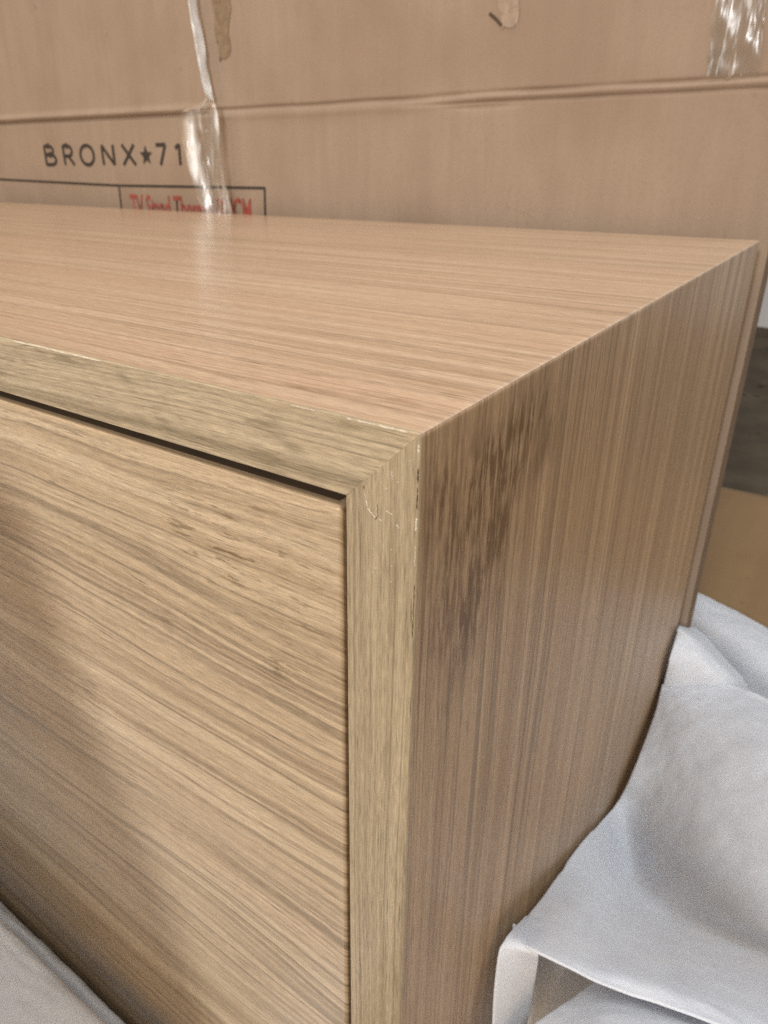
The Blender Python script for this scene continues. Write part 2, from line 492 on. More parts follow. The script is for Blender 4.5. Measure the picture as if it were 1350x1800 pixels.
# control nets of the foam folds (metres)
NETS = {
 'L1': [
  [(-0.0323,0.6570,0.0100), (-0.0239,0.6482,0.0140), (0.0210,0.6290,0.0160), (0.0607,0.6071,0.0180), (0.1115,0.5861,0.0160), (0.2152,0.5458,0.0140)],
  [(-0.0291,0.6297,0.0160), (-0.0186,0.6154,0.0240), (0.0249,0.5921,0.0280), (0.0632,0.5679,0.0300), (0.1114,0.5483,0.0280), (0.2106,0.5137,0.0250)],
  [(-0.0205,0.5830,0.0200), (-0.0110,0.5729,0.0260), (0.0282,0.5532,0.0320), (0.0680,0.5233,0.0340), (0.1133,0.5078,0.0320), (0.2073,0.4776,0.0300)],
  [(-0.0101,0.5363,0.0140), (-0.0046,0.5401,0.0140), (0.0323,0.5341,0.0140), (0.0721,0.5016,0.0160), (0.1187,0.4850,0.0150), (0.2102,0.4581,0.0150)],
  [(-0.0043,0.5091,0.0070), (0.0001,0.5122,0.0070), (0.0380,0.5090,0.0070), (0.0764,0.4823,0.0070), (0.1218,0.4666,0.0070), (0.2119,0.4495,0.0070)],
 ],
 'L2': [
  [(-0.0100,0.5332,0.0400), (0.0065,0.5531,0.0250), (0.0335,0.5375,0.0150), (0.0524,0.5224,0.0100), (0.0627,0.4991,0.0080)],
  [(0.0025,0.4198,0.1066), (0.0148,0.4463,0.0880), (0.0365,0.4367,0.0780), (0.0521,0.4416,0.0620), (0.0599,0.4487,0.0440)],
  [(0.0032,0.4125,0.1020), (0.0179,0.4149,0.0970), (0.0354,0.4104,0.0870), (0.0502,0.4181,0.0700), (0.0585,0.4313,0.0500)],
  [(0.0046,0.3916,0.0940), (0.0180,0.3984,0.0870), (0.0337,0.4030,0.0770), (0.0485,0.4152,0.0600), (0.0579,0.4291,0.0420)],
  [(0.0036,0.3959,0.0600), (0.0194,0.3980,0.0550), (0.0391,0.4136,0.0450), (0.0570,0.4300,0.0350), (0.0658,0.4378,0.0200)],
 ],
 'L5': [
  [(0.0051,0.0972,0.1500), (0.0105,0.0965,0.1510), (0.0164,0.0934,0.1540)],
  [(0.0058,0.0797,0.1638), (0.0113,0.0789,0.1650), (0.0174,0.0784,0.1655)],
  [(0.0058,0.0704,0.1685), (0.0111,0.0709,0.1680), (0.0187,0.0727,0.1665)],
  [(0.0061,0.0645,0.1660), (0.0111,0.0692,0.1610), (0.0183,0.0763,0.1540)],
  [(0.0079,0.0596,0.1500), (0.0125,0.0665,0.1430), (0.0181,0.0763,0.1320)],
  [(0.0108,0.0554,0.1300), (0.0139,0.0628,0.1200), (0.0182,0.0729,0.1070)],
  [(0.0149,0.0482,0.1000), (0.0177,0.0546,0.0900), (0.0207,0.0611,0.0800)],
 ],
 'L6': [
  [(0.0377,0.0964,0.1380), (0.0535,0.1005,0.1380), (0.0767,0.1053,0.1420), (0.0995,0.1094,0.1440), (0.1211,0.1146,0.1440), (0.1577,0.1235,0.1440)],
  [(0.0373,0.0878,0.1480), (0.0538,0.0878,0.1530), (0.0768,0.0948,0.1530), (0.0988,0.0999,0.1530), (0.1195,0.1048,0.1530), (0.1548,0.1145,0.1530)],
  [(0.0301,0.0733,0.1480), (0.0504,0.0705,0.1600), (0.0763,0.0772,0.1640), (0.0984,0.0844,0.1640), (0.1179,0.0891,0.1640), (0.1516,0.1001,0.1620)],
  [(0.0225,0.0630,0.1420), (0.0474,0.0574,0.1600), (0.0768,0.0641,0.1660), (0.0994,0.0723,0.1660), (0.1180,0.0780,0.1660), (0.1504,0.0881,0.1640)],
  [(0.0169,0.0537,0.1320), (0.0459,0.0467,0.1520), (0.0786,0.0519,0.1600), (0.1020,0.0612,0.1600), (0.1200,0.0671,0.1600), (0.1508,0.0761,0.1600)],
  [(0.0120,0.0439,0.1000), (0.0448,0.0377,0.1200), (0.0834,0.0455,0.1300), (0.1087,0.0566,0.1300), (0.1269,0.0646,0.1300), (0.1587,0.0734,0.1300)],
 ],
 'L7': [
  [(0.0025,0.0871,0.1556), (0.0120,0.1221,0.1050), (0.0386,0.1212,0.1100)],
  [(0.0025,0.0913,0.1202), (0.0160,0.1124,0.0900), (0.0411,0.1096,0.1000)],
  [(0.0028,0.0973,0.0700), (0.0186,0.0992,0.0750), (0.0435,0.1023,0.0800)],
  [(0.0086,0.0852,0.0500), (0.0207,0.0853,0.0550), (0.0453,0.0893,0.0600)],
 ],
 'U': [
  [(-0.0011,0.4740,0.0150), (0.0097,0.4872,0.0150), (0.0242,0.4973,0.0150), (0.0513,0.4993,0.0150), (0.0807,0.4949,0.0150), (0.1307,0.4856,0.0150), (0.2113,0.4779,0.0150)],
  [(0.0025,0.4059,0.0628), (0.0134,0.4185,0.0640), (0.0274,0.4244,0.0660), (0.0524,0.4221,0.0700), (0.0782,0.4121,0.0750), (0.1206,0.3971,0.0800), (0.1927,0.4053,0.0700)],
  [(0.0028,0.3907,0.0650), (0.0148,0.3999,0.0700), (0.0284,0.4043,0.0730), (0.0531,0.4026,0.0780), (0.0781,0.3944,0.0820), (0.1197,0.3799,0.0880), (0.1890,0.3859,0.0800)],
  [(0.0047,0.3683,0.0580), (0.0201,0.3566,0.0710), (0.0355,0.3465,0.0800), (0.0591,0.3377,0.0910), (0.0821,0.3301,0.1000), (0.1186,0.3279,0.1050), (0.1809,0.3360,0.1000)],
  [(0.0055,0.3198,0.0500), (0.0199,0.3110,0.0580), (0.0366,0.2976,0.0720), (0.0637,0.2787,0.0920), (0.0882,0.2708,0.1050), (0.1195,0.2683,0.1150), (0.1754,0.2827,0.1100)],
  [(0.0042,0.2922,0.0420), (0.0192,0.2810,0.0440), (0.0373,0.2632,0.0580), (0.0645,0.2366,0.0860), (0.0920,0.2224,0.1080), (0.1209,0.2202,0.1200), (0.1715,0.2355,0.1150)],
  [(0.0026,0.2663,0.0480), (0.0170,0.2586,0.0360), (0.0321,0.2416,0.0380), (0.0570,0.2180,0.0640), (0.0958,0.1923,0.1040), (0.1235,0.1888,0.1160), (0.1706,0.2046,0.1120)],
  [(0.0025,0.2265,0.0723), (0.0163,0.2251,0.0560), (0.0307,0.2179,0.0500), (0.0554,0.2064,0.0620), (0.0983,0.1855,0.0960), (0.1258,0.1837,0.1070), (0.1724,0.1987,0.1040)],
  [(0.0025,0.1854,0.0968), (0.0167,0.1842,0.0880), (0.0329,0.1917,0.0720), (0.0566,0.1871,0.0760), (0.0981,0.1706,0.1060), (0.1249,0.1709,0.1140), (0.1702,0.1871,0.1100)],
  [(0.0051,0.1165,0.1380), (0.0201,0.1186,0.1400), (0.0365,0.1256,0.1340), (0.0563,0.1318,0.1300), (0.0964,0.1382,0.1340), (0.1214,0.1432,0.1360), (0.1617,0.1531,0.1350)],
  [(0.0063,0.0816,0.1620), (0.0190,0.0818,0.1640), (0.0358,0.0857,0.1620), (0.0554,0.0937,0.1600), (0.0957,0.1083,0.1560), (0.1185,0.1156,0.1550), (0.1548,0.1252,0.1550)],
  [(0.0083,0.0727,0.1670), (0.0210,0.0724,0.1690), (0.0387,0.0766,0.1660), (0.0566,0.0826,0.1640), (0.0962,0.0941,0.1620), (0.1182,0.1006,0.1600), (0.1526,0.1091,0.1600)],
 ],
 'F1': [
  [(-1.1000,-0.0015,0.0440), (-0.8500,-0.0015,0.0440), (-0.6200,-0.0015,0.0440), (-0.4500,-0.0015,0.0440), (-0.3400,-0.0015,0.0440), (-0.2650,-0.0015,0.0440), (-0.2150,-0.0015,0.0440), (-0.1650,-0.0015,0.0440), (-0.1200,-0.0015,0.0440), (-0.0800,-0.0015,0.0440), (-0.0500,-0.0015,0.0440)],
  [(-1.1000,-0.0022,0.0535), (-0.8500,-0.0025,0.0542), (-0.6200,-0.0028,0.0525), (-0.4500,-0.0024,0.0541), (-0.3400,-0.0022,0.0537), (-0.2650,-0.0027,0.0526), (-0.2150,-0.0027,0.0544), (-0.1650,-0.0023,0.0531), (-0.1200,-0.0023,0.0531), (-0.0800,-0.0028,0.0545), (-0.0500,-0.0026,0.0527)],
  [(-1.1000,-0.0066,0.0594), (-0.8500,-0.0076,0.0572), (-0.6200,-0.0072,0.0561), (-0.4500,-0.0064,0.0597), (-0.3400,-0.0070,0.0560), (-0.2650,-0.0077,0.0574), (-0.2150,-0.0069,0.0592), (-0.1650,-0.0064,0.0553), (-0.1200,-0.0073,0.0587), (-0.0800,-0.0075,0.0581), (-0.0500,-0.0066,0.0555)],
  [(-1.1000,-0.0132,0.0538), (-0.8500,-0.0135,0.0502), (-0.6200,-0.0126,0.0526), (-0.4500,-0.0126,0.0530), (-0.3400,-0.0135,0.0500), (-0.2650,-0.0133,0.0536), (-0.2150,-0.0124,0.0518), (-0.1650,-0.0129,0.0506), (-0.1200,-0.0136,0.0540), (-0.0800,-0.0130,0.0507), (-0.0500,-0.0124,0.0517)],
  [(-1.1000,-0.0170,0.0350), (-0.8500,-0.0170,0.0350), (-0.6200,-0.0170,0.0350), (-0.4500,-0.0170,0.0350), (-0.3400,-0.0170,0.0350), (-0.2650,-0.0170,0.0350), (-0.2150,-0.0170,0.0350), (-0.1650,-0.0170,0.0350), (-0.1200,-0.0170,0.0350), (-0.0800,-0.0170,0.0350), (-0.0500,-0.0170,0.0350)],
  [(-1.1000,-0.0180,0.0100), (-0.8500,-0.0180,0.0100), (-0.6200,-0.0180,0.0100), (-0.4500,-0.0180,0.0100), (-0.3400,-0.0180,0.0100), (-0.2650,-0.0180,0.0100), (-0.2150,-0.0180,0.0100), (-0.1650,-0.0180,0.0100), (-0.1200,-0.0180,0.0100), (-0.0800,-0.0180,0.0100), (-0.0500,-0.0180,0.0100)],
 ],
 'F2': [
  [(-1.1000,-0.0155,0.0640), (-0.8500,-0.0155,0.0640), (-0.6200,-0.0155,0.0640), (-0.4500,-0.0155,0.0640), (-0.3400,-0.0155,0.0640), (-0.2650,-0.0155,0.0640), (-0.2150,-0.0155,0.0640), (-0.1650,-0.0155,0.0640), (-0.1200,-0.0155,0.0640), (-0.0800,-0.0155,0.0640), (-0.0500,-0.0155,0.0640)],
  [(-1.1000,-0.0158,0.0800), (-0.8500,-0.0160,0.0804), (-0.6200,-0.0162,0.0794), (-0.4500,-0.0159,0.0803), (-0.3400,-0.0158,0.0801), (-0.2650,-0.0161,0.0795), (-0.2150,-0.0161,0.0806), (-0.1650,-0.0159,0.0798), (-0.1200,-0.0159,0.0797), (-0.0800,-0.0162,0.0806), (-0.0500,-0.0160,0.0795)],
  [(-1.1000,-0.0184,0.0912), (-0.8500,-0.0187,0.0904), (-0.6200,-0.0186,0.0900), (-0.4500,-0.0183,0.0913), (-0.3400,-0.0185,0.0899), (-0.2650,-0.0187,0.0904), (-0.2150,-0.0185,0.0911), (-0.1650,-0.0183,0.0897), (-0.1200,-0.0186,0.0909), (-0.0800,-0.0187,0.0907), (-0.0500,-0.0183,0.0898)],
  [(-1.1000,-0.0261,0.0944), (-0.8500,-0.0263,0.0926), (-0.6200,-0.0258,0.0938), (-0.4500,-0.0258,0.0940), (-0.3400,-0.0262,0.0925), (-0.2650,-0.0261,0.0943), (-0.2150,-0.0257,0.0934), (-0.1650,-0.0259,0.0928), (-0.1200,-0.0263,0.0945), (-0.0800,-0.0260,0.0928), (-0.0500,-0.0257,0.0934)],
  [(-1.1000,-0.0506,0.0913), (-0.8500,-0.0500,0.0893), (-0.6200,-0.0494,0.0929), (-0.4500,-0.0501,0.0901), (-0.3400,-0.0506,0.0903), (-0.2650,-0.0497,0.0929), (-0.2150,-0.0495,0.0892), (-0.1650,-0.0504,0.0915), (-0.1200,-0.0504,0.0921), (-0.0800,-0.0495,0.0890), (-0.0500,-0.0498,0.0925)],
  [(-1.1000,-0.0895,0.0845), (-0.8500,-0.0908,0.0815), (-0.6200,-0.0903,0.0801), (-0.4500,-0.0891,0.0850), (-0.3400,-0.0900,0.0799), (-0.2650,-0.0909,0.0818), (-0.2150,-0.0898,0.0844), (-0.1650,-0.0891,0.0790), (-0.1200,-0.0904,0.0836), (-0.0800,-0.0907,0.0829), (-0.0500,-0.0894,0.0793)],
  [(-1.1000,-0.1488,0.0550), (-0.8500,-0.1502,0.0580), (-0.6200,-0.1512,0.0510), (-0.4500,-0.1495,0.0573), (-0.3400,-0.1490,0.0559), (-0.2650,-0.1507,0.0515), (-0.2150,-0.1509,0.0588), (-0.1650,-0.1491,0.0535), (-0.1200,-0.1494,0.0533), (-0.0800,-0.1511,0.0588), (-0.0500,-0.1503,0.0516)],
  [(-1.1000,-0.2194,0.0120), (-0.8500,-0.2201,0.0135), (-0.6200,-0.2206,0.0100), (-0.4500,-0.2198,0.0132), (-0.3400,-0.2195,0.0124), (-0.2650,-0.2204,0.0102), (-0.2150,-0.2204,0.0139), (-0.1650,-0.2195,0.0112), (-0.1200,-0.2197,0.0111), (-0.0800,-0.2206,0.0139), (-0.0500,-0.2202,0.0103)],
 ],
 'W': [  # unseen foam bundle added to throw shade on the drawer
  [(-0.0490,-0.1500,0.0080), (-0.0620,-0.1443,0.0080), (-0.0720,-0.1537,0.0080), (-0.0820,-0.1533,0.0080), (-0.0940,-0.1442,0.0080), (-0.1120,-0.1505,0.0080), (-0.1240,-0.1555,0.0080), (-0.1360,-0.1460,0.0084), (-0.1520,-0.1471,0.0087), (-0.1940,-0.1559,0.0088), (-0.2940,-0.1491,0.0085), (-0.4440,-0.1447,0.0080), (-0.6140,-0.1543,0.0080), (-0.7740,-0.1525,0.0080), (-0.8440,-0.1440,0.0080)],
  [(-0.0490,-0.1540,0.0080), (-0.0620,-0.1483,0.0378), (-0.0720,-0.1577,0.0857), (-0.0820,-0.1573,0.1075), (-0.0940,-0.1482,0.1256), (-0.1120,-0.1545,0.1458), (-0.1240,-0.1595,0.1661), (-0.1360,-0.1500,0.1886), (-0.1520,-0.1511,0.1962), (-0.1940,-0.1599,0.1976), (-0.2940,-0.1531,0.1908), (-0.4440,-0.1487,0.1728), (-0.6140,-0.1583,0.1368), (-0.7740,-0.1565,0.0605), (-0.8440,-0.1480,0.0080)],
  [(-0.0490,-0.1620,0.0114), (-0.0620,-0.1563,0.0714), (-0.0720,-0.1657,0.1618), (-0.0820,-0.1653,0.2031), (-0.0940,-0.1562,0.2372), (-0.1120,-0.1625,0.2754), (-0.1240,-0.1675,0.3136), (-0.1360,-0.1580,0.3562), (-0.1520,-0.1591,0.3706), (-0.1940,-0.1679,0.3731), (-0.2940,-0.1611,0.3604), (-0.4440,-0.1567,0.3264), (-0.6140,-0.1663,0.2584), (-0.7740,-0.1645,0.1142), (-0.8440,-0.1560,0.0114)],
  [(-0.0490,-0.1700,0.0132), (-0.0620,-0.1643,0.0827), (-0.0720,-0.1737,0.1875), (-0.0820,-0.1733,0.2354), (-0.0940,-0.1642,0.2748), (-0.1120,-0.1705,0.3191), (-0.1240,-0.1755,0.3635), (-0.1360,-0.1660,0.4127), (-0.1520,-0.1671,0.4295), (-0.1940,-0.1759,0.4324), (-0.2940,-0.1691,0.4176), (-0.4440,-0.1647,0.3782), (-0.6140,-0.1743,0.2994), (-0.7740,-0.1725,0.1324), (-0.8440,-0.1640,0.0132)],
  [(-0.0490,-0.1780,0.0134), (-0.0620,-0.1723,0.0840), (-0.0720,-0.1817,0.1904), (-0.0820,-0.1813,0.2390), (-0.0940,-0.1722,0.2790), (-0.1120,-0.1785,0.3240), (-0.1240,-0.1835,0.3690), (-0.1360,-0.1740,0.4190), (-0.1520,-0.1751,0.4360), (-0.1940,-0.1839,0.4390), (-0.2940,-0.1771,0.4240), (-0.4440,-0.1727,0.3840), (-0.6140,-0.1823,0.3040), (-0.7740,-0.1805,0.1344), (-0.8440,-0.1720,0.0134)],
  [(-0.0490,-0.1900,0.0128), (-0.0620,-0.1843,0.0798), (-0.0720,-0.1937,0.1809), (-0.0820,-0.1933,0.2270), (-0.0940,-0.1842,0.2651), (-0.1120,-0.1905,0.3078), (-0.1240,-0.1955,0.3505), (-0.1360,-0.1860,0.3981), (-0.1520,-0.1871,0.4142), (-0.1940,-0.1959,0.4170), (-0.2940,-0.1891,0.4028), (-0.4440,-0.1847,0.3648), (-0.6140,-0.1943,0.2888), (-0.7740,-0.1925,0.1277), (-0.8440,-0.1840,0.0128)],
  [(-0.0490,-0.2100,0.0083), (-0.0620,-0.2043,0.0521), (-0.0720,-0.2137,0.1180), (-0.0820,-0.2133,0.1482), (-0.0940,-0.2042,0.1730), (-0.1120,-0.2105,0.2009), (-0.1240,-0.2155,0.2288), (-0.1360,-0.2060,0.2598), (-0.1520,-0.2071,0.2703), (-0.1940,-0.2159,0.2722), (-0.2940,-0.2091,0.2629), (-0.4440,-0.2047,0.2381), (-0.6140,-0.2143,0.1885), (-0.7740,-0.2125,0.0833), (-0.8440,-0.2040,0.0083)],
  [(-0.0490,-0.2400,0.0080), (-0.0620,-0.2343,0.0210), (-0.0720,-0.2437,0.0476), (-0.0820,-0.2433,0.0597), (-0.0940,-0.2342,0.0698), (-0.1120,-0.2405,0.0810), (-0.1240,-0.2455,0.0922), (-0.1360,-0.2360,0.1048), (-0.1520,-0.2371,0.1090), (-0.1940,-0.2459,0.1098), (-0.2940,-0.2391,0.1060), (-0.4440,-0.2347,0.0960), (-0.6140,-0.2443,0.0760), (-0.7740,-0.2425,0.0336), (-0.8440,-0.2340,0.0080)],
  [(-0.0490,-0.2900,0.0080), (-0.0620,-0.2843,0.0080), (-0.0720,-0.2937,0.0080), (-0.0820,-0.2933,0.0080), (-0.0940,-0.2842,0.0080), (-0.1120,-0.2905,0.0080), (-0.1240,-0.2955,0.0080), (-0.1360,-0.2860,0.0084), (-0.1520,-0.2871,0.0087), (-0.1940,-0.2959,0.0088), (-0.2940,-0.2891,0.0085), (-0.4440,-0.2847,0.0080), (-0.6140,-0.2943,0.0080), (-0.7740,-0.2925,0.0080), (-0.8440,-0.2840,0.0080)],
 ],
}


# ------------------------------------------------------------------ setting
fl = mesh_obj("floor", box_bm(-3.0, 3.0, -1.6, 2.6, -0.05, 0.0), 'floor')
tag(fl, "dark olive grey speckled floor behind the cabinet", kind='structure')
wl = mesh_obj("wall", box_bm(-3.0, 3.0, 2.27, 2.37, 0.0, 2.6), 'wall')
tag(wl, "pale bluish white wall glimpsed at the right edge", kind='structure')

# ------------------------------------------------------------------ cabinet
T = 0.018            # board thickness
D = 0.4368           # cabinet depth
L = 1.80             # cabinet length
ZT, ZB = 0.40, 0.012
cab_loc = (0, 0, 0)
cab = thing("tv_stand", "light wood veneer TV stand with mitred corner and brown finish stains on its side", "tv stand", cab_loc)
RF = 0.0011          # softened outer arris


def case_board(y0, y1, swap, length, jit=0.0, front_r=0.0, seed=0):
    """A board with 45 degree mitred ends; swap turns the top board into the side board."""
    bm = bmesh.new()
    dm = RF * (1 - 1 / math.sqrt(2))
    # stations along the board, measured back from the visible corner
    inner = [RF * 0.62, RF, RF * 1.6]
    n = 60
    body = [RF * 1.6 + (length / 2) * ((i + 1) / n) ** 1.7 for i in range(n)]
    stations = [dm] + inner + body
    prof = []                       # cross-section (y, depth below the outer face)
    if front_r:
        for k in range(5):
            an = math.pi / 2 * k / 4
            prof.append((y0 + front_r * (1 - math.sin(an)), front_r * (1 - math.cos(an))))
        prof = prof[::-1]           # from front face up to the outer face
    else:
        prof = [(y0, 0.0)]
    ny = 1 if y1 - y0 < 0.01 else 8
    top = prof + [(y0 + (y1 - y0) * (i + 1) / ny, 0.0) for i in range(ny)]
    full = [(y0, T)] + top + [(y1, T)]
    rows = []
    for s in stations:
        row = []
        for (y, dep) in full:
            d = s
            zz = dep
            if dep < T * 0.5:
                if s < RF:
                    zz = max(dep, RF - math.sqrt(max(0, RF * RF - (RF - s) ** 2)))
                if s == stations[0]:
                    d = max(dm, dep)
                    zz = max(dm, dep)
            else:
                d = max(s, T)
            j = 0
            if jit and y <= y0 + 1e-6 + front_r:
                j = jit * (mnoise.noise(Vector((s * 260, seed, 0))) + 0.6 * mnoise.noise(Vector((s * 900, seed, 3))))
            x, z = -d, -(zz + abs(j) * (1 if dep < T * 0.5 else -0.6))
            if swap:
                x, z = z, x
            row.append(bm.verts.new((x, y, ZT + z)))
        rows.append(row)
    k = len(full)
    for i in range(len(rows) - 1):
        for q in range(k):
            a, b = q, (q + 1) % k
            f = (rows[i][a], rows[i][b], rows[i + 1][b], rows[i + 1][a])
            if len({v.co.to_tuple(7) for v in f}) < 3:
                continue
            try:
                bm.faces.new(f)
            except ValueError:
                pass
    bm.faces.new(rows[0])
    bm.faces.new(rows[-1])
    bmesh.ops.remove_doubles(bm, verts=bm.verts, dist=1e-7)
    bmesh.ops.recalc_face_normals(bm, faces=bm.faces)
    return bm


def auto_smooth(o, deg=35):
    me = o.data
    for pl in me.polygons:
        pl.use_smooth = True
    try:
        me.set_sharp_from_angle(angle=math.radians(deg))
    except Exception:
        pass
    return o


BAND = 0.0008
tp = auto_smooth(mesh_obj("top_panel", shift(case_board(BAND, D, False, 2 * L), cab_loc), 'top', cab))
tag(tp, "pinkish tan veneered top with straight grain")
rb = auto_smooth(mesh_obj("edge_band", shift(case_board(0.0, BAND - 0.00003, False, 2 * L, 0.00009, 0.0003, 3), cab_loc), 'rail', tp))
tag(rb, "pale greenish front edge band of the top with dark smudges")
sp = auto_smooth(mesh_obj("side_panel", shift(case_board(BAND, D, True, 2 * (ZT - ZB)), cab_loc), 'side', cab))
tag(sp, "darker side panel with vertical grain and brown finish stains")
sb = auto_smooth(mesh_obj("edge_band", shift(case_board(0.0, BAND - 0.00003, True, 2 * (ZT - ZB), 0.00013, 0.0004, 8), cab_loc), 'stile', sp))
tag(sb, "pale front edge band of the side panel with white scuffs")
# unseen remainder of the case
mesh_obj("bottom_panel", shift(box_bm(-L + T, -T - 0.0002, 0.002, D - 0.002, ZB, ZB + T), cab_loc), 'side', cab)
mesh_obj("side_panel", shift(box_bm(-L, -L + T - 0.0002, 0, D, ZB, ZT - T - 0.0002), cab_loc), 'side', cab)
mesh_obj("back_panel", shift(box_bm(-L + T, -T - 0.0003, D - 0.009, D - 0.004, ZB + T + 0.0002, ZT - T - 0.0002), cab_loc), 'core_and_shade', cab)
zb0, zb1 = ZB + T + 0.002, ZT - T - 0.0040


def drawer(x0, x1):
    bm = shift(box_bm(x0, x1, 0.0011, 0.0191, zb0, zb1), cab_loc)
    o = mesh_obj("drawer_front", bm, 'front', cab)
    bevel_mod(o, 0.0011, 4)
    # dark strips that paint the shade inside the drawer gaps
    mesh_obj("gap_shade", shift(box_bm(x0 + 0.002, x1 - 0.002, 0.0034, 0.0188, zb1 - 0.0005, zb1 + 0.00015), cab_loc), 'scar_and_shade', o)
    mesh_obj("gap_shade", shift(box_bm(x1 - 0.0005, x1 + 0.00015, 0.0030, 0.0188, zb0 + 0.002, zb1 - 0.002), cab_loc), 'scar_and_shade', o)
    mesh_obj("drawer_box", shift(box_bm(x0 + 0.02, x1 - 0.02, 0.0193, 0.36, zb0 + 0.015, zb1 - 0.03), cab_loc), 'core_and_shade', o)
    return o


tag(drawer(-0.885, -T - 0.0024), "pale drawer front with wavy horizontal grain and olive smudges")
drawer(-L + T + 0.0014, -0.888)


# small damage at the corner: glue beads, scuffs and splits
def sliver(pts, widths, nrm, mat, parent, name, lift=0.00006, thick=0.00012):
    nrm = Vector(nrm)
    P = [Vector(q) for q in pts]
    bm = bmesh.new()
    rows = []
    for i, q in enumerate(P):
        tdir = (P[min(i + 1, len(P) - 1)] - P[max(i - 1, 0)]).normalized()
        sd = nrm.cross(tdir).normalized()
        w = widths[i] / 2
        b = q + nrm * (lift - 0.0001)
        tpv = q + nrm * (lift + thick)
        rows.append([bm.verts.new(b - sd * w), bm.verts.new(tpv - sd * w * 0.6), bm.verts.new(tpv + sd * w * 0.6), bm.verts.new(b + sd * w)])
    for i in range(len(rows) - 1):
        for k in range(3):
            bm.faces.new((rows[i][k], rows[i][k + 1], rows[i + 1][k + 1], rows[i + 1][k]))
    bm.faces.new(rows[0])
    bm.faces.new(rows[-1])
    bmesh.ops.recalc_face_normals(bm, faces=bm.faces)
    shift(bm, cab_loc)
    return mesh_obj(name, bm, mat, parent, True)


def wobble(a, b, n, amp, seed):
    a, b = Vector(a), Vector(b)
    out = []
    for i in range(n):
        u = i / (n - 1)
        j = Vector((mnoise.noise(Vector((u * 9, seed, 0))), 0, mnoise.noise(Vector((u * 9, seed, 5))))) * amp
        out.append(a.lerp(b, u) + j)
    return out


rr = random.Random(4)


def ragged(n, w, lo=0.3):
    return [w * 0.05] + [w * rr.uniform(lo, 1.0) for _ in range(n - 2)] + [w * 0.05]


# chipped arris along the top front edge, seen as pale slivers
for (xa, xb, w, mt) in ((-0.140, -0.098, 0.0006, 'chip'), (-0.018, -0.0030, 0.0006, 'chip'), (-0.033, -0.026, 0.0003, 'chip')):
    n = 22
    pts = [(xa + (xb - xa) * i / (n - 1), 0.00006, ZT - 0.00042 + 0.00006 * rr.uniform(-1, 1)) for i in range(n)]
    sliver(pts, ragged(n, w), (0, -0.8, 0.6), mt, tp, "veneer_chip")
# beads of glue and dark splits down the corner of the side band
for (za, zb, w, mt) in ((0.3975, 0.3958, 0.0004, 'glue'), (0.3925, 0.3895, 0.0005, 'scar_and_shade'), (0.3885, 0.3835, 0.0004, 'scar_and_shade'),
                        (0.3815, 0.3785, 0.0006, 'glue'), (0.375, 0.370, 0.00024, 'glue'), (0.366, 0.352, 0.0003, 'scar_and_shade')):
    n = 14
    pts = [(-0.00045 + 0.00008 * rr.uniform(-1, 1), 0.00006, za + (zb - za) * i / (n - 1)) for i in range(n)]
    sliver(pts, ragged(n, w), (0.5, -0.86, 0), mt, sp, "glue_bead" if mt == 'glue' else "veneer_split")
# scuffed curve on the side band
for a, b, w, mt, s_ in (((-0.0132, 0, 0.3838), (-0.0125, 0, 0.3805), 0.00022, 'glue', 1), ((-0.0125, 0, 0.3805), (-0.0104, 0, 0.3786), 0.0002, 'glue', 2),
                        ((-0.0100, 0, 0.3822), (-0.0098, 0, 0.3795), 0.00014, 'scar_and_shade', 3), ((-0.0098, 0, 0.3795), (-0.0104, 0, 0.3783), 0.00018, 'scar_and_shade', 4),
                        ((-0.0094, 0, 0.3787), (-0.0088, 0, 0.3784), 0.0002, 'glue', 5), ((-0.0078, 0, 0.3812), (-0.0062, 0, 0.3806), 0.0002, 'glue', 6),
                        ((-0.0052, 0, 0.3785), (-0.0044, 0, 0.3780), 0.00035, 'glue', 7), ((-0.0065, 0, 0.3905), (-0.0063, 0, 0.3885), 0.00014, 'glue', 8),
                        ((-0.0135, 0, 0.3855), (-0.0133, 0, 0.3846), 0.00022, 'scar_and_shade', 9)):
    sliver(wobble(a, b, 9, 0.0003, s_), ragged(9, w * 1.5, 0.2), (0, -1, 0), mt, sb, "scuff" if mt == 'glue' else "veneer_split", 0.00002, 0.00005)

# ------------------------------------------------------------------ carton behind
YB = D + 0.020
BT = 0.034
BX0, BX1 = -1.92, 0.004
BZ = 0.95
box_loc = (-0.96, YB + BT / 2, 0)
carton = thing("cardboard_box", "large flat brown cardboard carton standing on edge behind the TV stand", "cardboard box", box_loc)


def crease_z(x):
    # the scored fold line across the face, not quite level
    return 0.4985 + 0.0022 * math.sin(x * 3.1 + 1.0) - 0.0055 * max(0.0, min(1.0, (x + 0.75) / 0.75)) + 0.0009 * mnoise.noise(Vector((x * 14, 0.0, 2.0)))


def sm(a, b, v):
    u = max(0.0, min(1.0, (v - a) / (b - a)))
    return u * u * (3 - 2 * u)


